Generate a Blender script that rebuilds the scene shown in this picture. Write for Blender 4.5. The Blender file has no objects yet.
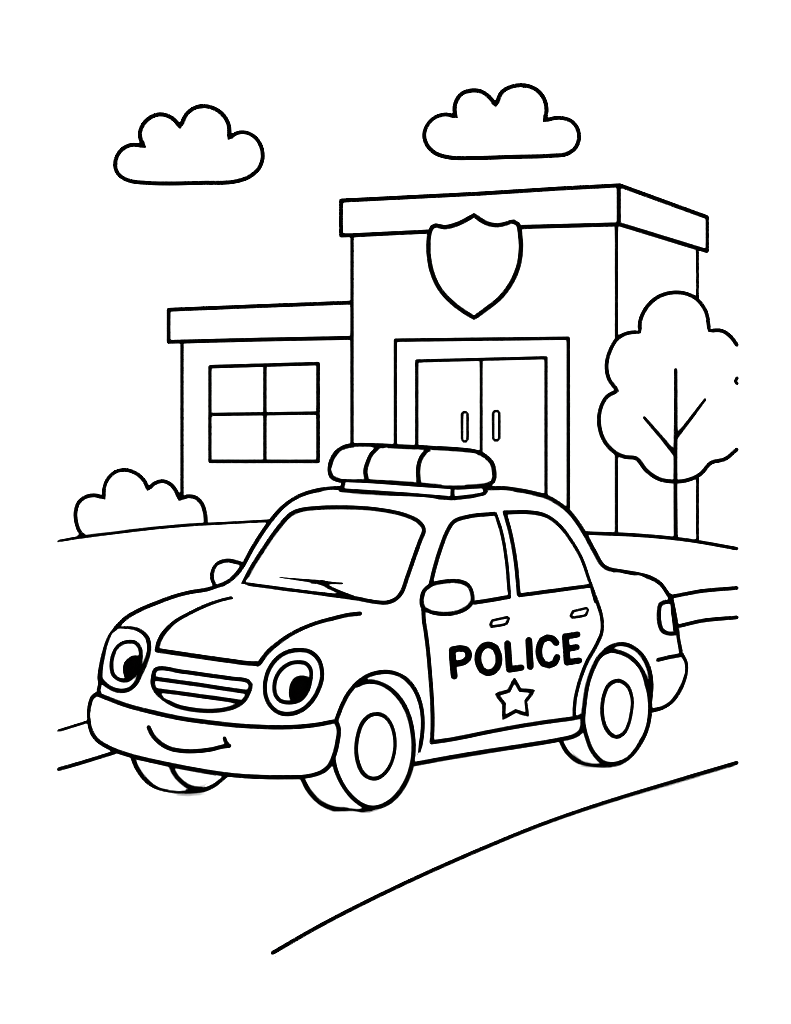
import bpy, bmesh, math
from mathutils import Vector, Matrix, geometry
from mathutils.bvhtree import BVHTree

SC = bpy.context.scene
COL = SC.collection
# ------------------------------------------------------------------ camera
F = 2600.0; CX = 395.5; HY = 475.0; EYE = 1.66
cam = bpy.data.cameras.new('camera')
cam.sensor_fit = 'HORIZONTAL'; cam.sensor_width = 36.0
cam.lens = F / 791.0 * 36.0
cam.shift_y = -(512.0 - HY) / 791.0
cam.clip_start = 0.1; cam.clip_end = 200000.0
camo = bpy.data.objects.new('camera', cam); COL.objects.link(camo)
camo.location = (0, 0, EYE); camo.rotation_euler = (math.radians(90), 0, 0)
SC.camera = camo
# ------------------------------------------------------------------ light
w = bpy.data.worlds.new('World'); SC.world = w; w.use_nodes = True       # even white overcast, as bright at the horizon as overhead
w.node_tree.nodes['Background'].inputs['Color'].default_value = (1, 1, 1, 1)
w.node_tree.nodes['Background'].inputs['Strength'].default_value = 1.0
sl = bpy.data.lights.new('sun', 'SUN'); sl.energy = 0.5; sl.angle = math.radians(60); sl.color = (1, .99, .97)
so = bpy.data.objects.new('sun', sl); COL.objects.link(so)
SUN_EL = math.radians(50); SUN_ROT = math.radians(200)
sd = Vector((math.sin(SUN_ROT) * math.cos(SUN_EL), math.cos(SUN_ROT) * math.cos(SUN_EL), math.sin(SUN_EL)))
so.rotation_euler = sd.to_track_quat('Z', 'Y').to_euler(); so.location = (0, 0, 30)
SC.view_settings.view_transform = 'Standard'; SC.view_settings.look = 'None'
SC.view_settings.gamma = 1.0; SC.view_settings.use_curve_mapping = False
SC.view_settings.exposure = 3.0            # exposed until every white surface reads pure white
SC.cycles.max_bounces = 16; SC.cycles.diffuse_bounces = 10

# ------------------------------------------------------------------ materials
def mat(name, c1, c2, scale, rough, spec):
    m = bpy.data.materials.new(name); m.use_nodes = True
    n = m.node_tree; b = n.nodes['Principled BSDF']
    b.inputs['Roughness'].default_value = rough
    b.inputs['Specular IOR Level'].default_value = spec
    no = n.nodes.new('ShaderNodeTexNoise'); no.inputs['Scale'].default_value = scale
    tc = n.nodes.new('ShaderNodeTexCoord'); n.links.new(tc.outputs['Object'], no.inputs['Vector'])
    mx = n.nodes.new('ShaderNodeMix'); mx.data_type = 'RGBA'
    mx.inputs[6].default_value = (*c1, 1); mx.inputs[7].default_value = (*c2, 1)
    n.links.new(no.outputs['Fac'], mx.inputs[0]); n.links.new(mx.outputs[2], b.inputs['Base Color'])
    return m
PAINT = mat('white_paint', (.80, .80, .80), (.84, .84, .84), 6, .5, .3)
GROUNDM = mat('white_ground', (.76, .76, .76), (.82, .82, .82), .8, .9, .1)
LEAF = mat('white_foliage', (.78, .78, .78), (.84, .84, .84), 3, .8, .1)
VAPOUR = mat('white_cloud', (.82, .82, .82), (.86, .86, .86), .4, 1, 0)
INK = mat('black_line', (0, 0, 0), (.0001, .0001, .0001), 20, 1, 0)

# ------------------------------------------------------------------ basic geometry helpers
C0 = Vector((0, 0, EYE))
def D(p): return Vector(((p[0] - CX) / F, 1.0, (HY - p[1]) / F))
def at(p, y): return C0 + D(p) * y
def onplane(p, P0, N):
    d = D(p); return C0 + d * ((P0 - C0).dot(N) / d.dot(N))

def T(ox, oy, s, pts): return [(ox + x / s, oy + y / s) for x, y in pts]
S = 3.955
def A1(*p): return T(80, 590, S, p)
def A2(*p): return T(240, 590, S, p)
def A3(*p): return T(400, 590, S, p)
def A4(*p): return T(540, 560, S, p)
def A5(*p): return T(190, 430, S, p)
def A6(*p): return T(320, 430, S, p)
def A7(*p): return T(480, 450, S, p)

def _cat(pts, step):
    out = []; n = len(pts)
    for i in range(n - 1):
        p1, p2 = Vector(pts[i]), Vector(pts[i + 1])
        p0 = Vector(pts[i - 1]) if i else p1 * 2 - p2
        p3 = Vector(pts[i + 2]) if i + 2 < n else p2 * 2 - p1
        L = (p2 - p1).length; k = max(1, int(L / step))
        l0 = max((p1 - p0).length, 1e-6); l2 = max((p3 - p2).length, 1e-6)
        m1 = ((p2 - p1) / L + (p1 - p0) / l0) * .5 * L; m2 = ((p3 - p2) / l2 + (p2 - p1) / L) * .5 * L
        for j in range(k):
            t = j / k; t2 = t * t; t3 = t2 * t
            out.append(tuple(p1 * (2*t3 - 3*t2 + 1) + m1 * (t3 - 2*t2 + t) + p2 * (3*t2 - 2*t3) + m2 * (t3 - t2)))
    out.append(tuple(pts[-1])); return out
def smooth(pts, closed=False, step=2.5, ang=58):
    """natural curve through hand-drawn points; sharp turns stay sharp"""
    pts = [tuple(p) for p in pts]
    q = [pts[0]]
    for p in pts[1:]:
        if (Vector(p) - Vector(q[-1])).length > .3: q.append(p)
    if closed and (Vector(q[0]) - Vector(q[-1])).length < .8: q.pop()
    n = len(q)
    def turn(i):
        a = Vector(q[i]) - Vector(q[i - 1]); b = Vector(q[(i + 1) % n]) - Vector(q[i])
        return math.degrees(a.angle(b))
    if closed:
        cs = [i for i in range(n) if turn(i) > ang]
        if not cs:
            ext = [q[-1]] + q + [q[0], q[1]]
            # periodic curve: evaluate on padded list and keep the middle
            full = []
            for i in range(n):
                seg = [q[(i - 1) % n], q[i], q[(i + 1) % n], q[(i + 2) % n]]
                c = _cat(seg, step)
                a = min(range(len(c)), key=lambda k: (Vector(c[k]) - Vector(seg[1])).length)
                b = min(range(len(c)), key=lambda k: (Vector(c[k]) - Vector(seg[2])).length)
                full += c[a:b]
            return full
        q = q[cs[0]:] + q[:cs[0]] + [q[cs[0]]]; n = len(q)
        cs = [0] + [i for i in range(1, n - 1) if math.degrees((Vector(q[i]) - Vector(q[i-1])).angle(Vector(q[i+1]) - Vector(q[i]))) > ang] + [n - 1]
    else:
        cs = [0] + [i for i in range(1, n - 1) if turn(i) > ang] + [n - 1]
    out = []
    for a, b in zip(cs, cs[1:]): out += _cat(q[a:b + 1], step)[:-1]
    if not closed: out.append(q[-1])
    return out

LW = 2.0      # lines a touch wider: the bright exposure eats their soft edge
class MB:
    """mesh under construction; slot 0 = white surface, slot 1 = black line"""
    def __init__(s): s.v = []; s.f = []; s.m = []
    def add(s, vs, fs, m=0):
        o = len(s.v); s.v += [Vector(v) for v in vs]
        for f in fs: s.f.append([i + o for i in f]); s.m.append(m)
    def tube(s, pts, rad, closed=False, m=1, seg=8):
        pts = [Vector(p) for p in pts]
        n = len(pts)
        if n < 2: return
        rads = rad if isinstance(rad, list) else [rad] * n
        if not closed:     # rounded ends
            a = (pts[0] - pts[1]).normalized(); b = (pts[-1] - pts[-2]).normalized()
            r0, r1 = rads[0], rads[-1]
            pts = [pts[0] + a * r0 * .95, pts[0] + a * r0 * .6] + pts + [pts[-1] + b * r1 * .6, pts[-1] + b * r1 * .95]
            rads = [r0 * .25, r0 * .8] + rads + [r1 * .8, r1 * .25]; n += 4
        vs = []; up = None
        for i in range(n):
            if closed: t = pts[(i + 1) % n] - pts[i - 1]
            else: t = pts[min(i + 1, n - 1)] - pts[max(i - 1, 0)]
            t = t.normalized() if t.length > 1e-9 else Vector((1, 0, 0))
            if up is None: up = t.orthogonal().normalized()
            up = (up - t * up.dot(t)); up = up.normalized() if up.length > 1e-6 else t.orthogonal().normalized()
            sd_ = t.cross(up)
            for k in range(seg):
                a_ = 2 * math.pi * k / seg
                vs.append(pts[i] + (up * math.cos(a_) + sd_ * math.sin(a_)) * rads[i])
        fs = []
        for i in range(n if closed else n - 1):
            j = (i + 1) % n
            off = 0
            if closed and j == 0:   # match the twist of the last ring
                off = min(range(seg), key=lambda o: sum((vs[i*seg+k] - vs[(k+o) % seg]).length for k in range(seg)))
            for k in range(seg):
                k2 = (k + 1) % seg
                fs.append((i*seg+k, i*seg+k2, j*seg+(k2+off) % seg, j*seg+(k+off) % seg))
        if not closed: fs += [tuple(range(seg))[::-1], tuple((n-1)*seg + k for k in range(seg))]
        s.add(vs, fs, m)
    def bvh(s):
        return BVHTree.FromPolygons([tuple(v) for v in s.v], s.f)
    def build(s, name, parent=None, white=PAINT, sm=False, origin=None):
        me = bpy.data.meshes.new(name)
        inv = origin or Vector((0, 0, 0))
        me.from_pydata([tuple(v - inv) for v in s.v], [], s.f)
        me.materials.append(white); me.materials.append(INK)
        me.polygons.foreach_set('material_index', s.m)
        me.polygons.foreach_set('use_smooth', [bool(sm) or m == 1 for m in s.m])
        me.update()
        o = bpy.data.objects.new(name, me); COL.objects.link(o)
        o.location = inv
        if parent:
            pl = Vector((0, 0, 0)); p = parent
            while p: pl += p.location; p = p.parent
            o.parent = parent; o.location = inv - pl
        return o

def thing(name, loc, label, cat, group=None):
    o = bpy.data.objects.new(name, None); COL.objects.link(o); o.location = loc
    o.empty_display_size = .3
    o['label'] = label; o['category'] = cat
    if group: o['group'] = group
    return o
def tag(o, label, cat):
    o['label'] = label; o['category'] = cat
def struct(o): o['kind'] = 'structure'; return o

def cast(p, bvh, y0=9, y1=30):
    d = D(p); h = bvh.ray_cast(C0, d.normalized())
    if h[0] is not None: return h[0].y
    best = None; N = 60; a, b = y0, y1
    for it in range(3):
        c = []
        for i in range(N + 1):
            y = a + (b - a) * i / N; r = bvh.find_nearest(C0 + d * y)
            c.append((r[3], y))
        best = min(c); st = (b - a) / N; a, b = best[1] - st, best[1] + st; N = 12
    global MISS
    MISS = max(MISS, best[0] * F / best[1])
    return best[1]
MISS = 0
def depths(px, bvh, closed=False, it=4, **k):
    ys = [cast(p, bvh, **k) for p in px]; n = len(ys)
    if n < 3: return ys
    def g(a, i): return a[i % n] if closed else a[max(0, min(n - 1, i))]
    raw0 = list(ys)
    ys = [sorted(g(ys, i + j) for j in (-2, -1, 0, 1, 2))[2] for i in range(n)]
    for _ in range(it): ys = [(g(ys, i-1) + 2 * g(ys, i) + g(ys, i+1)) / 4 for i in range(n)]
    return [min(a, b) if a - b < .15 else a for a, b in zip(ys, raw0)]
def line(mb, px, bvh, w=3.7, closed=False, lift=.9, off=0.0, taper=None, raw=False, ang=58, **k):
    """a raised black seam following the surface"""
    q = px if raw else smooth(px, closed, 2.5, ang)
    global MISS; MISS = 0
    ys = depths(q, bvh, closed, **k)
    pts = []; rad = []
    for i, (p, y) in enumerate(zip(q, ys)):
        r = (w + LW) * .5 * y / F
        if taper: r *= taper[0] + (taper[1] - taper[0]) * i / max(1, len(q) - 1)
        y2 = y - lift * r - off
        pts.append(at(p, y2)); rad.append(r)
    mb.tube(pts, rad, closed)
def inside(p, poly):
    x, y = p; c = False; n = len(poly)
    for i in range(n):
        x1, y1 = poly[i]; x2, y2 = poly[i - 1]
        if (y1 > y) != (y2 > y) and x < (x2 - x1) * (y - y1) / (y2 - y1) + x1: c = not c
    return c
def edge_dist(p, poly):
    P = Vector(p); best = 1e9; n = len(poly)
    for i in range(n):
        a = Vector(poly[i - 1]); b = Vector(poly[i]); ab = b - a
        t = max(0, min(1, (P - a).dot(ab) / max(ab.dot(ab), 1e-9)))
        best = min(best, (P - a - ab * t).length)
    return best
def tri(outline, grid):
    """triangulated fill of an outline with interior points -> verts, tris, boundary count"""
    n = len(outline); vs = [Vector(p) for p in outline]
    xs = [p[0] for p in outline]; ysx = [p[1] for p in outline]
    y = min(ysx) + grid * .5; r = 0
    while y < max(ysx):
        x = min(xs) + grid * (.5 if r % 2 else .25)
        while x < max(xs):
            if inside((x, y), outline) and edge_dist((x, y), outline) > grid * .45: vs.append(Vector((x, y)))
            x += grid
        y += grid * .87; r += 1
    res = geometry.delaunay_2d_cdt(vs, [(i, (i + 1) % n) for i in range(n)], [], 1, 1e-4)
    V2 = [tuple(v) for v in res[0]]
    return V2, [tuple(f) for f in res[2]]
def plate(mb, px, bvh, off=.006, back=.012, grid=5, m=0, raw=False, it=4, ang=58, **k):
    """a thin curved plate following the surface, proud of it by off"""
    q = px if raw else smooth(px, True, 3, ang)
    V2, fs = tri(q, grid); n = len(V2)
    yb = {}
    for p, y in zip(q, depths(q, bvh, True, it, **k)): yb[(round(p[0], 2), round(p[1], 2))] = y
    ys = [yb.get((round(p[0], 2), round(p[1], 2))) or cast(p, bvh, **k) for p in V2]
    vs = [at(p, y - off) for p, y in zip(V2, ys)] + [at(p, y + back) for p, y in zip(V2, ys)]
    from collections import Counter
    ec = Counter()
    for f in fs:
        for a, b in zip(f, f[1:] + f[:1]): ec[(a, b)] += 1
    out = [f[::-1] for f in fs] + [tuple(i + n for i in f) for f in fs]
    for (a, b) in ec:
        if (b, a) not in ec: out.append((a, b, b + n, a + n))
    mb.add(vs, out, m)
def puff(mb, px, depth_fn, R, front, back, grid=6, parent_outline=None, m=0, raw=False):
    """cushion-like solid: outline rim, bulging to the front and the back"""
    q = px if raw else smooth(px, True, step=3)
    PO = parent_outline or q
    V2, fs = tri(q, grid); n = len(V2)
    def h(p):
        d = edge_dist(p, PO) if inside(p, PO) else 0
        return math.sqrt(max(0, 1 - (1 - min(d, R) / R) ** 2))
    hs = [h(p) for p in V2]
    vs = [at(p, depth_fn(p) - front * e) for p, e in zip(V2, hs)] + [at(p, depth_fn(p) + back * e + .004) for p, e in zip(V2, hs)]
    es = set()
    for f in fs:
        for a, b in zip(f, f[1:] + f[:1]): es.add((a, b))
    out = [f[::-1] for f in fs] + [tuple(i + n for i in f) for f in fs]
    for (a, b) in es:
        if (b, a) not in es: out.append((a, b, b + n, a + n))
    mb.add(vs, out, m)
    return q
def rim(mb, px, depth_fn, w, closed=False, raw=False, fwd=0.0):
    q = px if raw else smooth(px, closed)
    pts = [at(p, depth_fn(p) - fwd) for p in q]; w += LW
    mb.tube(pts, [w * .5 * p.y / F for p in pts], closed)
def prism(mb, front, back, m=0):
    n = len(front)
    mb.add(front + back, [tuple(range(n))[::-1], tuple(range(n, 2*n))] + [(i, (i+1) % n, (i+1) % n + n, i + n) for i in range(n)], m)
def stroke(mb, a, b, w, seg=None, lift=.5):
    """straight black edge seam between two world points; w in metres"""
    mb.tube([a, a.lerp(b, .5), b], w * .5)
def wpx(p, px): return (px + LW) * p.y / F

# ================================================================== terrain
def lerp_tab(tab, x, s0, s1):
    if x <= tab[0][0]: return tab[0][1] + (x - tab[0][0]) * s0
    if x >= tab[-1][0]: return tab[-1][1] + (x - tab[-1][0]) * s1
    for (x0, y0), (x1, y1) in zip(tab, tab[1:]):
        if x <= x1: return y0 + (y1 - y0) * (x - x0) / (x1 - x0)
KERB = [(59, 769), (80, 763), (114, 752.5), (240, 712), (400, 672), (540, 645), (620, 634), (678.5, 626), (702, 620.7), (736.7, 617.4)]
BACK = [(59, 731), (80, 724.5), (89.6, 721.5), (230, 682), (400, 640), (560, 611), (673, 596.3), (702, 591), (736.7, 588)]
CREST = [(59, 541.5), (78, 538), (113, 533.6), (151, 529), (189, 525.5), (228, 523.4), (271, 521), (400, 522), (500, 527), (586, 533), (616, 534), (645, 535.7), (673, 538.3), (695, 541.2), (736.7, 548.6)]
KH = .10
def kb(x): return KH + .25 * sstep((x - 300) / 370)      # the pavement climbs a little to the right
def sstep(t): t = max(0, min(1, t)); return t * t * (3 - 2 * t)
def kerb_y(x): return F * (EYE - KH) / (max(lerp_tab(KERB, x, -.3, -.06), 592) - HY)
def back_y(x): return max(F * (EYE - kb(x)) / (max(lerp_tab(BACK, x, -.3, -.06), 568) - HY), kerb_y(x) + .6)
def crest_yy(x):
    s = (x - CX) / F
    # line in front of the station, parallel to its front wall, then straight on to the right
    y = (34.7 + 3.1 * .43) / (1 + .43 * s)
    return max(min(y, 60), 34.7) if s < .089 else 34.7
def crest_z(x):
    return EYE - (min(max(lerp_tab(CREST, x, -.05, .08), 515), 560) - HY) / F * crest_yy(x)
def sstep(t): t = max(0, min(1, t)); return t * t * (3 - 2 * t)
XS = [CX + (i * 20 - 2600) for i in range(int(5200 / 20) + 1)]
# lawn: fan-shaped grid from the pavement's back edge over the crest and gently down behind it
lawn = MB()
vs = []; fs = []; RN = 16
for x in XS:
    s = (x - CX) / F; yb = back_y(x); yc = max(crest_yy(x), yb + 3); zc = EYE - (EYE - crest_z(x)) * yc / crest_yy(x)
    rows = []
    for j in range(RN + 1):
        t = j / RN; rows.append((yb + (yc - yb) * t, kb(x) + (zc - kb(x)) * sstep(t)))
    for dy, fall in ((1, .03), (2.5, .12), (5, .28), (9, .36), (20, .4), (60, .5)):
        rows.append((yc + dy, zc - fall))
    for (y, z) in rows: vs.append((s * y, y, z))
    nr = len(rows)
for i in range(len(XS) - 1):
    for j in range(nr - 1):
        a = i * nr + j; fs.append((a, a + nr, a + nr + 1, a + 1))
lawn.add(vs, fs)
pave = MB(); vs = []; fs = []
for x in XS:
    s = (x - CX) / F; yk = kerb_y(x); yb = back_y(x)
    for (y, z) in ((yk, -.02), (yk, KH - .015), (yk + .015, KH), (yb, kb(x)), (yb, kb(x) - .12)): vs.append((s * y, y, z))
for i in range(len(XS) - 1):
    for j in range(4):
        a = i * 5 + j; fs.append((a, a + 5, a + 6, a + 1))
pave.add(vs, fs)
# road sheet between near edge and kerb
NEAR = [(272.7, 952.7), (317.6, 926.9), (366.2, 901.7), (430, 871.4), (500, 841), (545.5, 822.8), (600, 804), (670, 782.5), (736.7, 762.7)]
def near_y(x):
    return F * (EYE - RZ) / (max(lerp_tab(NEAR, x, -.58, -.29), 640) - HY)
RZ = -.024
road = MB(); vs = []; fs = []
for x in XS:
    s = (x - CX) / F; y0 = near_y(x); y1 = max(kerb_y(x), y0 + .5) * 1.03
    vs += [(s * y0, y0, -.045), (s * y0, y0, RZ), (s * y1, y1, RZ)]
for i in range(len(XS) - 1):
    for j in range(2):
        a = i * 3 + j; fs.append((a, a + 3, a + 4, a + 1))
road.add(vs, fs)
G = 100000.0
ground = MB(); ground.add([(-G, -G, -.04), (G, -G, -.04), (G, G, -.04), (-G, G, -.04)], [(0, 1, 2, 3)])
rim(road, NEAR, lambda p: F * (EYE - RZ - .004) / (p[1] - HY), 3.4)
rim(pave, KERB[:3] + [(118, 751.2)], lambda p: F * (EYE - KH - .004) / (p[1] - HY), 3.4)
rim(pave, [(660, 629), (678.5, 626), (702, 620.7), (736.7, 617.4)], lambda p: F * (EYE - KH - .004) / (p[1] - HY), 3.4, fwd=.2)
rim(lawn, BACK[:3] + [(94, 720)], lambda p: F * (EYE - kb(p[0]) - .006) / (p[1] - HY), 3.4)
rim(lawn, [(673, 596.3), (702, 591), (736.7, 588)], lambda p: F * (EYE - kb(p[0]) - .006) / (p[1] - HY), 3.4, fwd=.3)
rim(lawn, CREST[:7], lambda p: crest_yy(p[0]), 3.0, fwd=.8)
rim(lawn, [(560, 531)] + CREST[9:], lambda p: crest_yy(p[0]), 3.0, fwd=.8)
struct(ground.build('ground', white=GROUNDM)); struct(road.build('road', white=GROUNDM))
struct(pave.build('pavement', white=GROUNDM)); struct(lawn.build('lawn', white=GROUNDM, sm=True))

# ================================================================== police station
av = Vector((-.918, .396, 0)).normalized(); bv = Vector((.396, .918, 0)).normalized()   # along the front (to the left), into the building
corner = at((616, 475), 36.0); corner.z = 0
NF = bv.copy(); NS = av.copy()
PF = lambda p, o=0: onplane(p, corner - bv * o, NF)          # front wall plane, o metres proud
lowz = .0
def vert(p, z): return Vector((p.x, p.y, z))
station = thing('police_station', vert(corner, crest_z(616)), 'two part police station with flat parapets, shield emblem and double doors on the hill', 'building')
IW = 2.7
# main wall
wl = PF((352.3, 475)); wr = corner.copy()
sfar = onplane((696, 475), corner, NS); ztop = PF((616, 215)).z
wall = MB()
fp = [vert(wl, 0), vert(wr, 0), vert(sfar, 0), vert(wl, 0) + (sfar - corner).to_3d() * 1.0]
fp[3].z = 0
prism(wall, [vert(p, 0) for p in fp][::-1], [vert(p, ztop) for p in fp][::-1])
z_l = PF((352.3, 236)).z
stroke(wall, vert(wl, .2) - bv * .01, vert(wl, z_l) - bv * .01, wpx(wl, IW))
c_ = vert(wr, .2) - bv * .01 - av * .01
stroke(wall, c_, vert(c_, PF((616, 225)).z), wpx(wr, IW))
sf_ = sfar - av * .02; stroke(wall, vert(sf_, .2), vert(sf_, onplane((696, 248), corner, NS).z), wpx(sfar, IW))
wall.build('main_wall', station)
# main parapet
def hexa(mb, ftl, ftr, fbr, fbl, stl, sbl, ink=IW, sides=True):
    """front quad corners and far right top/bottom -> closed block with edge lines"""
    back_t = ftl + (stl - ftr); back_b = fbl + (sbl - fbr)
    mb.add([ftl, ftr, fbr, fbl, back_t, stl, sbl, back_b], [(0, 3, 2, 1), (1, 2, 6, 5), (4, 5, 6, 7), (0, 4, 7, 3), (0, 1, 5, 4), (3, 7, 6, 2)])
    return back_t, back_b
PP = lambda p: PF(p, .12)
pc = PP((619, 475))
PS = lambda p: onplane(p, pc, NS)
par = MB()
c = dict(ftl=PP((341.4, 200.6)), ftr=PP((619, 185.4)), fbr=PP((619, 224.4)), fbl=PP((341.4, 235.6)), stl=PS((705.8, 217)), sbl=PS((705.8, 251)))
bt, bb = hexa(par, **c)
def chain(mb, pts, w, closed=False, off=Vector((0, 0, 0))):
    pts = [p + off for p in pts]; w += LW
    q = []
    m_ = len(pts)
    for i in range(m_ if closed else m_ - 1):
        a, b = pts[i], pts[(i + 1) % m_]; mb.tube([a, a.lerp(b, .5), b], [w * .5 * k.y / F for k in (a, a.lerp(b, .5), b)])
tow = -(bv) * .01
chain(par, [c['ftl'], PP((480, 193.6)), PP((560, 188.5)), c['ftr'], c['fbr'], PP((522, 227)), PP((428.6, 231.6)), PP((355, 235.2)), c['fbl']], 3.5, True, tow)
chain(par, [c['ftr'], c['stl'], c['sbl'], c['fbr']], 3.7, False, -av * .015)
par.build('parapet', station)
# wing
WO = -.30
PW = lambda p, o=0: PF(p, WO + o)
wing = MB()
a_ = PW((182.3, 475)); b_ = PW((358, 475)); dpt = bv * 3.4
zt = PW((182.3, 330)).z
prism(wing, [vert(a_, 0), vert(b_, 0), vert(b_ + dpt, 0), vert(a_ + dpt, 0)][::-1], [vert(a_, zt), vert(b_, zt), vert(b_ + dpt, zt), vert(a_ + dpt, zt)][::-1])
stroke(wing, vert(a_, .3) - bv * .01, vert(a_, PW((182, 342)).z) - bv * .01, wpx(a_, IW))
wing.build('wing_wall', station)
wp = MB()
q = lambda p: PW(p, .12)
cc = dict(ftl=q((168.9, 309.7)), ftr=q((356, 302.3)), fbr=q((356, 337.8)), fbl=q((168.9, 341.9)))
cc['stl'] = cc['ftr'] + bv * 3.6; cc['sbl'] = cc['fbr'] + bv * 3.6
hexa(wp, **cc)
chain(wp, [cc['ftr'], q((260, 306)), cc['ftl'], cc['fbl'], q((260, 339.6)), cc['fbr']], 3.3, False, tow)
wp.build('wing_parapet', station)
# window in the wing
def slab(mb, pxs, plane, out, back, m=0):
    f = [plane(p, out) for p in pxs]; k = [p + bv * (out + back) for p in f]
    prism(mb, f, k, m); return f
win = MB(); f = slab(win, [(210.4, 366.7), (318.3, 363.6), (318.3, 461.3), (210.4, 461.3)], PW, .03, .02)
chain(win, f, 2.9, True, tow)
wo_ = win.build('window', station)
for x0, x1, y0, y1 in ((211, 264, 367, 413), (266, 318, 365, 413), (211, 264, 415, 461), (266, 318, 415, 461)):
    pn = MB(); slab(pn, [(x0, y0), (x1, y0), (x1, y1), (x0, y1)], PW, .038, .0); pn.build('pane', wo_)
mu = MB()
chain(mu, [PW((264.9, 365.3), .05), PW((264.9, 461.3), .05)], 2.7)
chain(mu, [PW((210.4, 414.4), .05), PW((318.3, 413), .05)], 2.7)
mu.build('mullion', wo_)
# door frame and doors
zb = PF((480, 560)).z
fr = MB()
o1, o2, i1, i2 = (395.4, 340.1), (568.3, 338.2), (416.7, 360.9), (546, 357.7)
dn = lambda p: (p[0], 545)
U_ = [dn(o1), o1, o2, dn(o2), dn(i2), i2, i1, dn(i1)]
slab(fr, U_[0:2] + [(i1[0], 340), (i1[0], 545)], PF, .08, .02)
slab(fr, [o1, o2, i2, (568.3, 357.5), (395.4, 361.2), i1][0:2] + [(568.3, 357.4), (395.4, 361.2)], PF, .079, .02)
slab(fr, [(i2[0], 340), (568.3, 340), (568.3, 545), (i2[0], 545)], PF, .08, .02)
chain(fr, [PF(p, .09) for p in (dn(o1), o1, o2, dn(o2))], 2.8)
chain(fr, [PF(p, .09) for p in (dn(i1), i1, i2, dn(i2))], 2.5)
fr.build('door_frame', station)
for xa, xb, hx0, hx1, hy0, hy1 in ((417.5, 481.2, 462.2, 467.8, 412, 441.3), (481.2, 545.5, 493.3, 499.5, 411, 440.3)):
    d_ = MB(); slab(d_, [(xa, 360), (xb, 360), (xb, 545), (xa, 545)], PF, .03, .02)
    if xa < 450: chain(d_, [PF((481.2, 359.5), .035), PF((481.2, 545), .035)], 2.4)
    do = d_.build('door', station)
    h_ = MB(); hs = [(hx0, hy0 + 1.5), (hx0 + 1.5, hy0), (hx1 - 1.5, hy0), (hx1, hy0 + 1.5), (hx1, hy1 - 1.5), (hx1 - 1.5, hy1), (hx0 + 1.5, hy1), (hx0, hy1 - 1.5)]
    f = slab(h_, hs, PF, .075, -.03)
    h_.tube([p + tow for p in f], wpx(corner, 2.1) / 2, True)
    h_.build('door_handle', do)
# shield
SH = T(330, 170, S, [(570, 178), (600, 200), (630, 214), (665, 218), (698, 211), (725, 203), (743, 214), (752, 260), (755, 310), (745, 380), (715, 450), (670, 508), (620, 548), (570, 585), (530, 560), (487, 528), (435, 472), (402, 400), (390, 330), (390, 280), (396, 240), (405, 224), (418, 219), (450, 226), (500, 215), (540, 196)])
shq = smooth(SH, True, 3, 50)
shp = MB()
shield_d = lambda p: PF(p, .2).y
puff(shp, shq, shield_d, 16, .05, .02, grid=8, raw=True)
rim(shp, shq, shield_d, 3.7, True, raw=True, fwd=.03)
shp.build('shield_emblem', station)

# ================================================================== bush, tree, clouds
BU = T(50, 450, S, [(140, 345), (122, 330), (106, 295), (101, 245), (115, 205), (148, 183), (185, 180), (215, 191), (213, 160), (225, 120), (258, 87), (300, 79), (345, 95), (375, 125), (388, 156), (415, 131), (447, 123), (480, 138), (500, 165), (512, 195), (545, 183), (580, 190), (602, 215), (614, 255), (616, 292)])
bq = smooth(BU, False, 3)
byc = crest_yy(140) + .62
bb_ = MB()
puff(bb_, bq + [(190, 526.5), (160, 529), (130, 532.5), (100, 536)], lambda p: byc, 22, .55, .55, grid=6, raw=True)
rim(bb_, bq, lambda p: byc - .02, 3.4, raw=True, fwd=.3)
rim(bb_, T(50, 450, S, [(112, 345), (124, 334), (150, 347)]), lambda p: byc - .05, 3.2)
b = bb_.build('bush', origin=at((140, 533), byc), white=LEAF)
tag(b, 'round lobed bush outlined in black at the left end of the police station', 'bush')

TY = 34.9
CRN = [(218, 190), (220, 150), (240, 105), (280, 65), (330, 47), (380, 48), (425, 68), (460, 115), (473, 185), (520, 186), (553, 209), (573, 237)]
CR2 = [(600, 280), (600, 325), (565, 372)]
CR3 = [(615, 410), (640, 490), (618, 570)]
CR4 = [(573, 620), (530, 655), (480, 668), (440, 710), (392, 732), (345, 737), (290, 728), (243, 697), (205, 652), (165, 647), (130, 632), (90, 590), (70, 530), (75, 470), (98, 427), (137, 405), (105, 360), (97, 310), (110, 258), (138, 213), (175, 194)]
tt = lambda p: T(580, 280, 3.656, p)
cq = smooth(tt(CRN + CR2 + CR3 + CR4), True, 3, 50)
tree = thing('tree', at((675.5, 539), TY), 'round lobed leafy tree on one thin black trunk beside the station', 'tree')
cb = MB(); TD = TY + .5
puff(cb, cq, lambda p: TD, 26, .45, .9, grid=7, raw=True)
rim(cb, smooth(tt(CR4 + CRN), False, 3, 50), lambda p: TD, 3.4, raw=True, fwd=.25)
rim(cb, tt([(574, 359), (568, 370), (574, 378)]), lambda p: TD, 2.9, fwd=.3)
cb.build('crown', tree, white=LEAF)
tk = MB()
def limb(px, w0, w1):
    pts = [at(p, TY) for p in px]; n = len(pts)
    tk.tube(pts, [wpx(pts[0], (w0 + (w1 - w0) * i / (n - 1))) / 2 for i in range(n)])
limb(tt([(350, 947), (349, 800), (349, 650), (350, 500), (350, 328)]), 3.5, 2.6)
limb(tt([(347, 636), (300, 578), (235, 503)]), 3.6, 2.2)
limb(tt([(350, 577), (400, 513), (457, 437)]), 3.2, 1.9)
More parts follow.
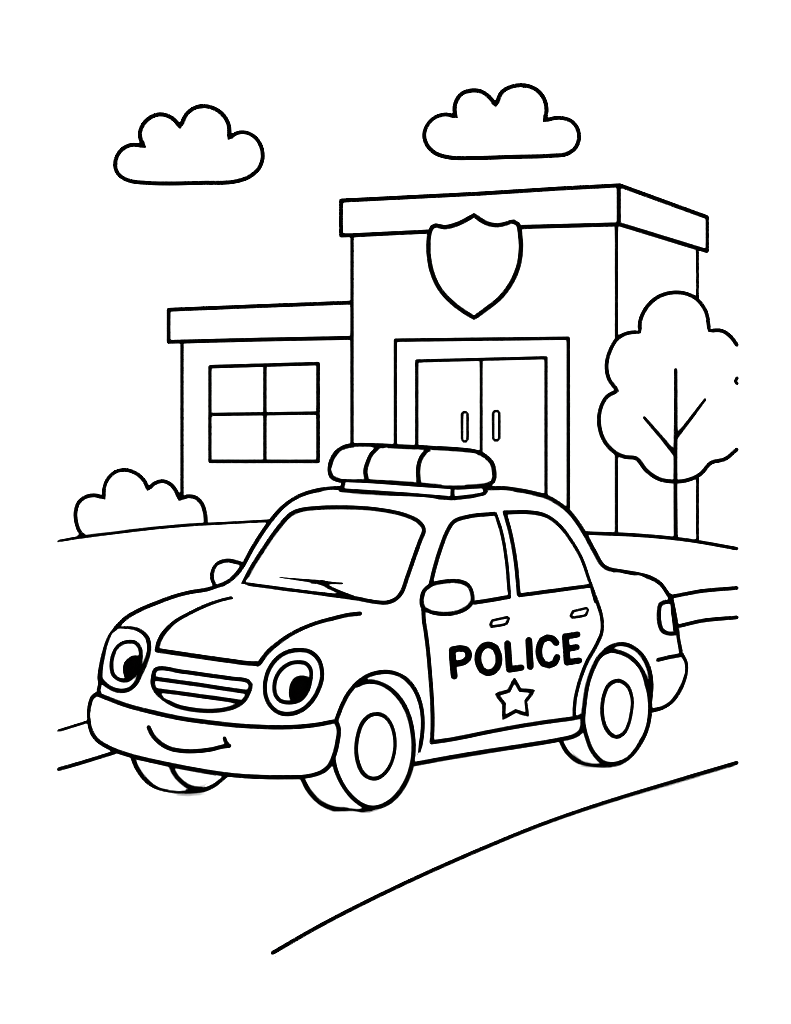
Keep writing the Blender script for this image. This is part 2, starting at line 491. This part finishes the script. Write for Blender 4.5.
tk.tube([at(tt([(335, 617)])[0], TY), at(tt([(347, 634)])[0], TY)], wpx(at((0, 0), TY), 3) / 2)
tk.build('trunk', tree)

CL1 = T(100, 90, 4.394, [(197, 249), (165, 241), (130, 243), (97, 260), (74, 292), (66, 330), (79, 368), (120, 396), (200, 408), (300, 411), (450, 408), (590, 403), (655, 382), (698, 345), (715, 298), (708, 248), (682, 208), (642, 187), (602, 189), (567, 214), (568, 165), (553, 125), (520, 91), (472, 72), (424, 75), (381, 105), (352, 164), (331, 135), (300, 114), (260, 107), (222, 120), (190, 150), (175, 190), (180, 222)])
CL2 = T(410, 70, 4.394, [(203, 207), (160, 195), (112, 207), (77, 240), (62, 285), (75, 330), (110, 365), (170, 384), (280, 387), (450, 382), (620, 377), (692, 368), (730, 338), (743, 295), (735, 255), (705, 222), (650, 210), (590, 222), (600, 180), (590, 128), (555, 86), (500, 67), (450, 72), (405, 95), (377, 156), (350, 120), (312, 94), (267, 90), (222, 108), (198, 150), (197, 190)])
for pts, Y, lab in ((CL1, 62, 'smaller and lower cloud, to the left above the station wing'), (CL2, 66, 'larger and higher cloud, directly above the main station roof')):
    m_ = MB(); cq_ = smooth(pts, True, 3, 50)
    puff(m_, cq_, lambda p: Y, 24, .8, .8, grid=7, raw=True)
    rim(m_, cq_, lambda p: Y, 3.6, True, raw=True, fwd=.4)
    o = m_.build('cloud', origin=at(((pts[0][0] + pts[14][0]) / 2, 140), Y), white=VAPOUR)
    tag(o, lab, 'cloud'); o['group'] = 'puffy clouds in the sky'

# ================================================================== police car
O = Vector((-.1175, 13.0, 0)); UA = Vector((.5656, .8247, 0)).normalized(); VA = Vector((-UA.y, UA.x, 0)); ZA = Vector((0, 0, 1))
def car(u, v, z): return O + UA * u + VA * v + ZA * z
def cplane_v(v): return lambda p: onplane(p, O + VA * v, VA)
def cplane_u(u): return lambda p: onplane(p, O + UA * u, UA)
VC, HW = .64, .62
def sgnpow(x, e): return math.copysign(abs(x) ** e, x)
def warp(u, v):
    qv = (v - VC) / HW
    kf = sstep((.35 - u) / 1.05); kr = sstep((u - 2.4) / .9)
    return u + kf * (.31 * abs(qv) ** 3 - .17 * qv) - kr * .2 * abs(qv) ** 3
ST = [(-.83, .40, .38, .58), (-.825, .48, .34, .66), (-.81, .545, .31, .73), (-.785, .59, .28, .785), (-.74, .61, .26, .83), (-.67, .625, .24, .868), (-.58, .63, .225, .90), (-.4, .63, .19, .94), (-.2, .63, .165, .99), (0, .63, .155, 1.035),
      (.25, .63, .155, 1.08), (.6, .63, .155, 1.09), (1.2, .63, .155, 1.09), (1.8, .63, .155, 1.09), (2.3, .63, .155, 1.11), (2.7, .63, .155, 1.115), (2.95, .63, .18, 1.10),
      (3.15, .63, .2, 1.065), (3.3, .62, .22, 1.0), (3.4, .61, .23, .92), (3.5, .60, .24, .78), (3.56, .59, .25, .62), (3.6, .57, .28, .52), (3.61, .52, .33, .45)]
body = MB(); vs = []; NS_ = 72
for (u, hw, z0, z1) in ST:
    zm = (z0 + z1) / 2; hz = (z1 - z0) / 2
    for k in range(NS_):
        a = 2 * math.pi * k / NS_
        e = 2 / 7
        v = VC + hw * sgnpow(math.cos(a), e); z = zm + hz * sgnpow(math.sin(a), e)
        z += .09 * sstep((.1 - u) / .6) * max(0, (v - VC) / HW) * max(0, min(1, (.6 - z) / .3))
        vs.append(car(warp(u, v), v, z))
fs = []
for i in range(len(ST) - 1):
    for k in range(NS_):
        k2 = (k + 1) % NS_; fs.append((i*NS_+k, (i+1)*NS_+k, (i+1)*NS_+k2, i*NS_+k2))
fs += [tuple(range(NS_)), tuple((len(ST)-1)*NS_ + k for k in range(NS_))[::-1]]
body.add(vs, fs)
# cabin: horizontal slices (z, u front, u rear, half width)
SLC = [(.93, .15, 2.88, .61), (1.0, .28, 2.84, .605), (1.06, .34, 2.74, .60), (1.2, .48, 2.58, .57), (1.32, .61, 2.47, .54), (1.4, .70, 2.40, .525), (1.47, .79, 2.28, .505), (1.53, .89, 2.13, .48), (1.57, 1.00, 1.96, .44), (1.595, 1.13, 1.75, .37)]
cabin = MB(); vs = []; NC = 72
for (z, u0, u1, hw) in SLC:
    um = (u0 + u1) / 2; hu = (u1 - u0) / 2
    for k in range(NC):
        a = 2 * math.pi * k / NC
        cu = sgnpow(math.cos(a), .28); cv = sgnpow(math.sin(a), .28)
        vs.append(car(um + hu * cu, VC + hw * cv + .06 * max(0, cv) * sstep((z - 1.0) / .2), z))
fs = []
for i in range(len(SLC) - 1):
    for k in range(NC):
        k2 = (k + 1) % NC; fs.append((i*NC+k, i*NC+k2, (i+1)*NC+k2, (i+1)*NC+k))
fs += [tuple(range(NC))[::-1], tuple((len(SLC)-1)*NC + k for k in range(NC))]
cabin.add(vs, fs)
BB = body.bvh(); CB = cabin.bvh()
allm = MB(); allm.add(body.v, body.f); allm.add(cabin.v, cabin.f); AB = allm.bvh()

police = thing('police_car', car(1.2, .64, 0), 'rounded white police car with eye-like headlights and a light bar on the road', 'car')

# wheel wells cut into the body
def cyl(u, z, r, v0, v1, n=48, ang=0.0):
    m_ = MB(); vs = []
    for v in (v0, v1):
        for k in range(n):
            a = 2 * math.pi * k / n; vs.append(car(u + r * math.cos(a), v, z + r * math.sin(a)))
    m_.add(vs, [(k, (k+1) % n, (k+1) % n + n, k + n) for k in range(n)] + [tuple(range(n))[::-1], tuple(range(n, 2*n))])
    return m_
bo = body.build('body', police)
for (u, z, r) in ((.055, .30, .375), (2.50, .30, .41)):
    for (v0, v1) in ((-.3, .26), (1.02, 1.6)):
        co = cyl(u, z, r, v0, v1).build('cutter')
        md = bo.modifiers.new('cut', 'BOOLEAN'); md.operation = 'DIFFERENCE'; md.solver = 'EXACT'; md.object = co
dg = bpy.context.evaluated_depsgraph_get(); bpy.context.view_layer.update()
ev = bo.evaluated_get(bpy.context.evaluated_depsgraph_get())
nm = bpy.data.meshes.new_from_object(ev)
if len(nm.polygons) < 50: print('BOOLEAN FAILED')
cut = MB(); off_ = police.location
cut.add([v.co + off_ * 0 for v in nm.vertices], [tuple(p.vertices) for p in nm.polygons])
bo.modifiers.clear()
for o in [o for o in bpy.data.objects if o.name.startswith('cutter')]: bpy.data.objects.remove(o)
bpy.data.objects.remove(bo)
body2 = MB(); body2.add(cut.v, cut.f)

# ---- body lines
line(body2, A1((140, 152), (180, 112), (230, 82), (300, 52), (380, 23), (440, 8)) + A5((60, 632), (105, 619), (150, 600), (188, 566), (212, 532)), AB, 3.8)
line(body2, A1((140, 152), (117, 185), (97, 240), (83, 300), (77, 350), (80, 372), (74, 395), (80, 414)), AB, 3.6)
line(body2, A2((380, 518), (400, 465), (425, 415), (460, 372), (500, 342), (550, 326), (600, 326), (650, 347), (690, 392), (715, 455), (723, 520), (718, 590), (706, 640), (688, 674)), BB, 3.6, off=.06)
line(body2, A4((240, 378), (270, 349), (310, 333), (350, 337), (395, 366), (428, 420), (441, 490), (436, 560)), BB, 3.4, off=.02)
line(body2, A7((420, 340), (455, 405), (485, 455), (510, 470), (560, 480), (620, 490), (675, 505), (715, 530), (740, 565), (755, 588)), AB, 3.6, off=.05)
line(body2, A4((515, 140), (525, 180), (540, 260), (546, 310), (556, 358)), AB, 3.9)
body2.build('body', police, sm=False)
# ---- cabin lines
line(cabin, A5((186, 568), (212, 532), (240, 480), (270, 430), (320, 358), (370, 302), (430, 262), (500, 239), (560, 231), (600, 229)), AB, 3.6, off=.07)
line(cabin, A6((650, 230), (700, 230)) + A7((80, 150), (150, 158), (220, 172), (265, 185), (310, 210), (350, 242), (385, 285), (420, 340)), CB, 3.6, off=.05)
cabin.build('cabin', police)
# ---- hood
hd = MB()
HL = A1((597, 33), (560, 42), (500, 62), (430, 95), (370, 130), (327, 175), (309, 212), (304, 238))
HF = A1((304, 238), (400, 252), (500, 267), (600, 281), (660, 289), (708, 291))
HR = A2((75, 291), (110, 245), (150, 210), (210, 170), (290, 135), (370, 112), (430, 98), (475, 93))
plate(hd, HL + HF[1:] + HR[1:] + [(300, 607)], AB, off=.002, grid=8)
line(hd, HL, AB, 3.7, off=.015); line(hd, HF, AB, 3.9, off=.008); line(hd, HR, AB, 3.7)
line(hd, A2((70, 294), (82, 284)), AB, 3.8)
hd.build('hood', police)
# ---- grille
gr = MB()
GR = A1((305, 311), (400, 322), (500, 336), (600, 350), (665, 361), (675, 374), (668, 402), (648, 438), (615, 460), (570, 473), (510, 478), (440, 472), (380, 458), (330, 430), (300, 400), (287, 370), (290, 338), (296, 317))
plate(gr, GR, BB, off=.015, grid=4); line(gr, GR, BB, 3.5, True, off=.015)
go = gr.build('grille', police)
for s_ in ((A1((295, 350), (380, 362), (480, 376), (570, 390), (660, 403))), (A1((300, 396), (400, 409), (500, 423), (580, 434), (635, 442)))):
    sm_ = MB(); line(sm_, s_, BB, 3.4, off=.02); sm_.build('slat', go)
# ---- headlights
def headlight(outer, inner, pupil):
    h = MB(); plate(h, outer, BB, off=.02, grid=3); line(h, outer, BB, 3.6, True, off=.02)
    ho = h.build('headlight', police)
    l = MB(); plate(l, inner, BB, off=.032, grid=3); line(l, inner, BB, 3.3, True, off=.032); l.build('lens', ho)
    p = MB(); plate(p, pupil, BB, off=.046, back=0, m=1, grid=3); line(p, pupil, BB, 2.0, True, off=.044); p.build('pupil', ho)
headlight(A1((138, 160), (190, 151), (235, 160), (264, 185), (273, 228), (262, 280), (240, 330), (220, 370), (195, 392), (160, 399), (122, 388), (95, 368), (83, 350), (84, 315), (93, 262), (108, 205)),
          A1((195, 204), (220, 208), (236, 228), (240, 262), (232, 303), (210, 340), (185, 357), (152, 353), (130, 333), (124, 300), (130, 258), (150, 222), (172, 208)),
          A1((210, 264), (232, 264), (237, 285), (225, 322), (202, 350), (182, 349), (175, 320), (180, 288)))
headlight(A2((230, 237), (275, 243), (308, 270), (323, 308), (324, 352), (308, 400), (284, 440), (248, 473), (200, 490), (155, 485), (122, 460), (102, 420), (99, 370), (112, 320), (142, 275), (182, 247)),
          A2((230, 285), (262, 291), (280, 315), (279, 360), (264, 405), (238, 435), (195, 445), (160, 438), (141, 415), (136, 380), (146, 340), (170, 308), (200, 290)),
          A2((238, 343), (262, 346), (276, 358), (274, 385), (258, 415), (235, 434), (213, 439), (202, 427), (199, 395), (207, 365), (222, 348)))
# ---- front bumper
BT = A1((66, 411), (110, 429), (180, 455), (280, 482), (400, 508), (520, 525), (640, 537)) + A2((80, 541), (160, 543), (240, 540), (310, 532), (380, 518))
BR = A2((380, 518), (391, 550), (386, 600), (372, 655), (352, 697), (325, 719), (285, 733), (240, 740))
BO = A2((240, 740), (100, 740), (0, 735)) + A1((560, 727), (470, 713), (360, 692), (250, 668), (190, 652), (140, 635), (100, 616), (66, 592), (45, 558), (36, 510), (40, 450), (50, 423), (66, 411))
bs = MB(); vs = []
BST = [(-.88, .40, .20, .62), (-.878, .50, .16, .66), (-.865, .575, .13, .68), (-.84, .62, .12, .69), (-.80, .645, .12, .7), (-.7, .665, .12, .7), (-.5, .668, .12, .7), (-.2, .668, .12, .7), (.3, .668, .12, .7)]
for (u, hw, z0, z1) in BST:
    for k in range(NS_):
        a = 2 * math.pi * k / NS_; v = VC + hw * sgnpow(math.cos(a), 2 / 8); z = (z0 + z1) / 2 + (z1 - z0) / 2 * sgnpow(math.sin(a), 2 / 8)
        vs.append(car(warp(u, v), v, z))
bs.add(vs, [(i*NS_+k, (i+1)*NS_+k, (i+1)*NS_+(k+1) % NS_, i*NS_+(k+1) % NS_) for i in range(len(BST)-1) for k in range(NS_)] + [tuple(range(NS_))])
BSB = bs.bvh()
bp = MB()
plate(bp, BT + BR[1:] + BO[1:-1], BSB, off=0, back=.06, grid=7)
line(bp, BT, BSB, 3.7); line(bp, BR, BSB, 3.7); line(bp, BO, BSB, 3.7)
bpo = bp.build('front_bumper', police)
sml = MB()
line(sml, A1((271, 543), (285, 572), (310, 600), (350, 625), (400, 636), (460, 637), (520, 630), (565, 619), (590, 616)), BSB, 3.6, off=.006)
line(sml, A1((571, 586), (575, 598), (585, 613)), BSB, 3.0, off=.006)
sml.build('smile_groove', bpo)
# ---- rear bumper and tail light
rb = MB()
RBO = A4((474, 395), (555, 379), (563, 372), (575, 402), (577, 440), (560, 500), (522, 557), (480, 585), (437, 597), (440, 540), (442, 480), (435, 440))
plate(rb, RBO, BB, off=.03, back=.01, grid=7)
line(rb, A4((468, 395), (510, 385), (558, 376)), BB, 3.4, off=.03)
line(rb, A4((560, 372), (575, 402), (577, 440), (560, 500), (522, 557), (480, 585), (437, 597)), BB, 3.9, off=.03)
rb.build('rear_bumper', police)
tl = MB()
TL = A4((492, 167), (476, 176), (471, 205), (473, 248), (484, 278), (505, 290), (535, 291), (536, 262), (527, 205), (518, 165))
plate(tl, TL, BB, off=.02, grid=4); line(tl, TL, BB, 3.6, True, off=.02)
line(tl, A4((513, 158), (521, 200), (529, 250), (533, 285)), BB, 3.8, off=.02)
tl.build('tail_light', police)
# ---- side door with its windows
DL = A6((408, 705), (411, 760)) + A2((728, 130), (740, 212), (752, 340), (760, 460), (761, 540), (758, 603))
DB = A3((125, 603), (200, 592), (350, 562), (450, 543), (560, 525), (640, 514), (690, 507))
DR = A4((197, 90), (210, 128), (228, 175), (243, 230), (243, 285), (222, 336), (182, 408), (155, 480), (138, 550), (133, 612))
dr = MB()
plate(dr, DL + DB[1:] + DR[::-1][1:] + A7((153, 578)) + A6((748, 663), (610, 685), (440, 690)), AB, off=.006, grid=8)
line(dr, DL, AB, 3.7); line(dr, DB + A3((722, 497)), AB, 3.6); line(dr, DR, AB, 3.6)
dro = dr.build('side_door', police)
for hpx in (A3((365, 121), (423, 107), (432, 112), (421, 134), (412, 137), (362, 145), (358, 138)), A3((685, 84), (738, 71), (744, 78), (736, 99), (728, 102), (682, 109), (676, 102))):
    h = MB(); plate(h, hpx, AB, off=.03, back=.01, grid=3, ang=28); line(h, hpx, AB, 2.0, True, off=.03, ang=28); h.build('door_handle', dro)
star = MB(); SP = A3((452, 355), (474, 396), (528, 399), (496, 440), (504, 494), (458, 478), (409, 506), (412, 450), (381, 413), (430, 400))
plate(star, smooth(SP, True, 2.5, 40), BB, off=.012, grid=4, raw=True); line(star, smooth(SP, True, 2.5, 40), BB, 3.2, True, off=.006, raw=True)
star.build('star_badge', dro)
# lettering: flat strokes with round ends
let = MB(); kz = [0]
def glyph(px, wd=6.5, closed=False):
    wd += 1.5
    q = smooth(px, closed, 1.5, 40) if len(px) > 2 else _cat(px, 1.5)
    h = wd / 2; n = len(q)
    def nrm(i):
        a = Vector(q[(i - 1) % n] if closed or i else q[0]); b = Vector(q[(i + 1) % n] if closed or i < n - 1 else q[-1])
        t = (b - a).normalized(); return Vector((-t.y, t.x))
    Ls = [Vector(q[i]) + nrm(i) * h for i in range(n)]; Rs = [Vector(q[i]) - nrm(i) * h for i in range(n)]
    P_ = Ls + Rs
    if not closed:
        c0 = []; c1 = []
        for j in range(1, 6):
            a = math.pi * j / 6
            t0 = (Vector(q[0]) - Vector(q[1])).normalized(); n0 = nrm(0)
            t1 = (Vector(q[-1]) - Vector(q[-2])).normalized(); n1 = nrm(n - 1)
            c1.append(Vector(q[-1]) + (n1 * math.cos(a) + t1 * math.sin(a)) * h)
            c0.append(Vector(q[0]) + (-n0 * math.cos(a) + t0 * math.sin(a)) * h)
        P_ = Ls + c1 + Rs[::-1] + c0
    kz[0] += 1; off = .010 + .0004 * kz[0]
    N_ = len(P_); V_ = [at(p, cast(p, BB) - off) for p in P_] + [at(p, cast(p, BB) + .004) for p in P_]
    if closed:
        fs = []
        for i in range(n):
            j = (i + 1) % n
            fs += [(i, j, n + j, n + i), (i, i + N_, j + N_, j), (n + i, n + j, n + j + N_, n + i + N_)]
    else:
        # fill by strips between left and right rails, plus fans for the ends
        ii = list(range(n)); m1 = n + 5; 
        fs = [(i, i + 1, m1 + n - 2 - i, m1 + n - 1 - i) for i in range(n - 1)]
        fs += [tuple([n - 1] + [n + j for j in range(5)] + [m1]), tuple([m1 + n - 1] + [m1 + n + j for j in range(5)] + [0])]
        fs += [(i, i + N_, (i + 1) % N_ + N_, (i + 1) % N_) for i in range(N_)]
    let.add(V_, fs, 1)
glyph(A3((207, 236), (210, 290), (215, 341)))
glyph(A3((207, 236), (240, 231), (262, 235), (272, 250), (270, 270), (254, 284), (212, 293)), 6.3)
glyph(A3((352, 217), (378, 228), (391, 262), (388, 298), (370, 321), (347, 327), (324, 317), (310, 284), (312, 248), (330, 223)), 6.5, True)
glyph(A3((426, 212), (433, 314))); glyph(A3((433, 314), (480, 307)), 6.3)
glyph(A3((510, 199), (516, 303)))
glyph(A3((618, 209), (604, 193), (583, 188), (562, 199), (551, 228), (553, 265), (567, 291), (590, 298), (611, 288), (622, 266)), 6.3)
glyph(A3((655, 183), (662, 286))); glyph(A3((656, 184), (702, 176)), 6.0); glyph(A3((660, 233), (699, 226)), 6.0); glyph(A3((662, 286), (709, 279)), 6.0)
let.build('lettering', dro)
# windows
w1 = MB(); W1 = A6((438, 610), (455, 540), (480, 460), (505, 398), (530, 362), (590, 342), (692, 331), (715, 400), (735, 510), (748, 660), (680, 672), (610, 683), (520, 696), (430, 690))
plate(w1, W1, CB, off=.008, grid=7)
line(w1, W1[:6] + [W1[6]], CB, 3.4); line(w1, W1[6:10], CB, 3.6); line(w1, W1[9:12], AB, 3.4)
w1.build('side_window', police)
w2 = MB(); W2 = A7((97, 247), (200, 247), (260, 260), (310, 295), (360, 360), (400, 430), (425, 500), (437, 537), (280, 558), (153, 575), (140, 440), (120, 330))
plate(w2, W2, CB, off=.008, grid=7)
line(w2, W2[:8], CB, 3.6); line(w2, W2[7:10], CB, 3.3); line(w2, W2[9:] + W2[:1], CB, 3.7)
line(w2, A7((437, 535), (447, 568), (456, 597)), AB, 3.6)
w2.build('side_window', police)
# windshield
ws = MB()
WS = A5((210, 608), (240, 550), (290, 470), (350, 385), (395, 335), (430, 318), (500, 308), (600, 305), (700, 309)) + A6((245, 316), (300, 326), (350, 341), (390, 362), (411, 392), (395, 440), (370, 510), (345, 582), (322, 643), (300, 668), (265, 682), (220, 680), (130, 663)) + A5((560, 653), (450, 640), (330, 624))
plate(ws, WS, AB, off=.008, grid=9); line(ws, WS, AB, 3.5, True, off=.035)
wso = ws.build('windshield', police)
wi = MB()
line(wi, A5((355, 583), (480, 597), (530, 602)), AB, 3.0, taper=(.45, 1.1), off=.05)
line(wi, A5((602, 608), (560, 606), (510, 601)), AB, 3.0, taper=(.75, 1.1), off=.06)
line(wi, A5((480, 598), (540, 618), (600, 643), (650, 661)), AB, 3.2, taper=(1.0, .8), off=.05)
wi.build('wiper', wso)
# ---- sill
sl_ = MB()
sp = MB(); sp.add([car(-1, -.012, -.5), car(4, -.012, -.5), car(4, -.012, 2), car(-1, -.012, 2)], [(0, 1, 2, 3)]); SPB = sp.bvh()
SLB = A3((48, 690), (200, 662), (350, 637), (500, 614), (640, 590), (690, 577), (714, 560), (722, 530), (722, 497))
plate(sl_, SLB + DB[::-1] + A2((745, 604)), SPB, off=0, back=.04, grid=7)
line(sl_, DB + A3((722, 497)), SPB, 3.4)
line(sl_, SLB, SPB, 3.8, off=.03)
sl_.build('side_sill', police)
# ---- wheels
def wheel(u, v_face, v_in, z, r, steer, name='wheel'):
    """solid tyre with rounded shoulders; v_face is the outer side"""
    m_ = MB(); n = 48; vs = []; w_ = v_in - v_face; s_ = math.copysign(1, w_); w_ = abs(w_)
    prof = [(0, 0), (0, r * .92), (.012, r * .985), (.04, r), (w_ - .04, r), (w_ - .012, r * .985), (w_, r * .92), (w_, 0)]
    c0 = Vector((u, v_face))
    for (a, rr) in prof[1:-1]:
        for k in range(n):
            t = 2 * math.pi * k / n
            du = rr * math.cos(t); dv = a * s_
            uu = u + du * math.cos(steer) - dv * math.sin(steer) ; vv = v_face + dv * math.cos(steer) + du * math.sin(steer)
            vs.append(car(uu, vv, z + rr * math.sin(t)))
    R_ = len(prof) - 2
    fs = [(i*n+k, i*n+(k+1) % n, (i+1)*n+(k+1) % n, (i+1)*n+k) for i in range(R_-1) for k in range(n)]
    fs += [tuple(range(n))[::-1], tuple((R_-1)*n + k for k in range(n))]
    m_.add(vs, fs); return m_
def finish(m_, lines, hub=None, hw_=3.4):
    b_ = m_.bvh()
    for px, wd, cl in lines: line(m_, px, b_, wd, cl, lift=.5, off=.015)
    wo2 = m_.build('wheel', police)
    if hub:
        h = MB(); plate(h, hub, b_, off=.012, grid=6); line(h, hub, b_, hw_, True, off=.004); h.build('hub_cap', wo2)
    return wo2
WF = A2((460, 378), (500, 363), (540, 365), (590, 388), (638, 437), (669, 500), (684, 570), (687, 640), (675, 710), (650, 770), (610, 823), (570, 850), (520, 861), (480, 848), (430, 805), (395, 750), (376, 700), (368, 655))
finish(wheel(.035, -.02, .17, .318, .338, -.07), [(WF, 3.6, False), (A2((245, 743), (270, 790), (310, 835), (360, 862), (440, 870), (520, 864)), 3.7, False)],
       A2((543, 490), (575, 502), (600, 540), (612, 600), (605, 660), (585, 708), (555, 739), (525, 746), (492, 730), (468, 685), (460, 630), (468, 570), (487, 522), (515, 496)))
RF = A4((240, 378), (215, 420), (190, 490), (176, 580), (172, 640), (185, 700), (210, 760), (250, 800), (290, 807), (340, 790), (390, 735), (424, 665), (436, 580), (425, 500), (402, 435), (365, 390), (320, 366), (275, 360))
finish(wheel(2.45, -.02, .17, .322, .342, -.03), [(RF, 3.5, True), (A4((82, 715), (105, 757), (145, 793), (200, 807), (280, 809)), 3.6, False)],
       A4((310, 477), (343, 495), (363, 550), (360, 600), (345, 660), (326, 690), (302, 700), (280, 689), (257, 655), (246, 600), (253, 537), (275, 492)))
finish(wheel(.03, 1.33, 1.15, .312, .318, -.03), [(A1((205, 655), (225, 705), (260, 753), (300, 779), (350, 792), (420, 796), (490, 790), (535, 770), (560, 750), (578, 735)), 3.6, False), (A1((360, 697), (380, 735), (410, 765), (440, 782), (480, 788)), 3.4, False)])
finish(wheel(2.45, 1.28, 1.10, .322, .342, 0), [])
# ---- mirrors
mr = MB(); ML = A6((408, 703), (402, 670), (411, 637), (440, 612), (490, 599), (550, 598), (585, 612), (602, 645), (602, 680), (580, 705), (530, 725), (480, 728), (435, 719))
pm = lambda p: onplane(p, car(.50, 0, 0), UA).y
q_ = puff(mr, ML, pm, 13, .06, .05, grid=5); rim(mr, ML, pm, 3.4, True, fwd=.03)
mr.build('side_mirror', police)
mr = MB(); MR = A5((212, 532), (180, 521), (145, 516), (112, 526), (91, 555), (88, 590), (101, 617), (150, 598), (188, 566))
pm2 = lambda p: onplane(p, car(.60, 0, 0), UA).y
puff(mr, MR, pm2, 10, .04, .06, grid=4); rim(mr, MR[:7], pm2, 3.4, fwd=.02)
mr.build('side_mirror', police)
# ---- light bar
LB = A6((130, 60), (100, 65), (67, 85), (45, 120), (38, 160), (45, 185), (68, 198), (200, 204), (300, 211), (390, 218), (500, 227), (600, 225), (660, 218), (685, 204), (690, 170), (680, 130), (652, 102), (620, 86), (560, 77), (480, 72), (400, 68), (320, 65), (240, 61))
lbq = smooth(LB, True, 3)
hits = [(at(p, cast(p, CB)) - O).dot(UA) for p in A6((85, 238), (200, 245), (350, 255), (528, 270))]
UB = min(hits) - .02
pl = lambda p: onplane(p, car(UB + .08, 0, 0), (UA + VA * -.0).normalized()).y
d1 = smooth(A6((245, 65), (207, 90), (187, 130), (179, 160), (185, 200))); d2 = smooth(A6((430, 76), (402, 105), (388, 150), (391, 215)))
lbase = MB()
FB = A6((93, 209), (95, 215), (85, 238), (200, 245), (350, 255), (528, 270), (528, 238), (400, 229), (200, 214))
pb = lambda p: onplane(p, car(UB, 0, 0), UA)
f_ = [pb(p) for p in FB]; prism(lbase, f_, [p + UA * .22 for p in f_])
chain(lbase, [pb(p) for p in A6((95, 208), (96, 214), (86, 238), (200, 245), (350, 255), (528, 270), (528, 240))], 3.3, False, -UA * .01)
cr_ = pb(A6((528, 270))[0])
pr = lambda p: onplane(p, cr_, VA)
chain(lbase, [pr(p) for p in A6((528, 270), (600, 262), (645, 252), (653, 243), (648, 234))], 3.3, False, -VA * .005)
lbo = lbase.build('light_bar_base', police)
def near(p): return min(range(len(lbq)), key=lambda i: (Vector(lbq[i]) - Vector(p)).length)
def run(i, j):
    out = [lbq[i]]
    while i != j: i = (i + 1) % len(lbq); out.append(lbq[i])
    return out
k1t, k1b, k2b, k2t = near(d1[0]), near(d1[-1]), near(d2[-1]), near(d2[0])
bot, top = run(k1b, k2b), run(k2t, k1t)
segs = [run(k1t, k1b) + d1[::-1][1:-1], bot + d2[::-1][1:-1] + top + d1[1:-1], run(k2b, k2t) + d2[1:-1]]
owns = [run(k1t, k1b), None, run(k2b, k2t)]
full = MB(); puff(full, lbq, pl, 15, .13, .13, grid=4, raw=True); FULL = full.bvh()
for i, sg in enumerate(segs):
    m_ = MB()
    puff(m_, [p for k, p in enumerate(sg) if k == 0 or (Vector(p) - Vector(sg[k-1])).length > .4], pl, 15, .13, .13, grid=5, parent_outline=lbq, raw=True)
    own = owns[i]
    if i == 1:
        rim(m_, bot, pl, 3.7, raw=True, fwd=.06); rim(m_, top, pl, 3.7, raw=True, fwd=.06)
    else: rim(m_, own, pl, 3.7, raw=True, fwd=.06)
    if i:
        line(m_, d1 if i == 1 else d2, FULL, 3.6, raw=True, lift=1.0)
    m_.build('lamp_lens', lbo)
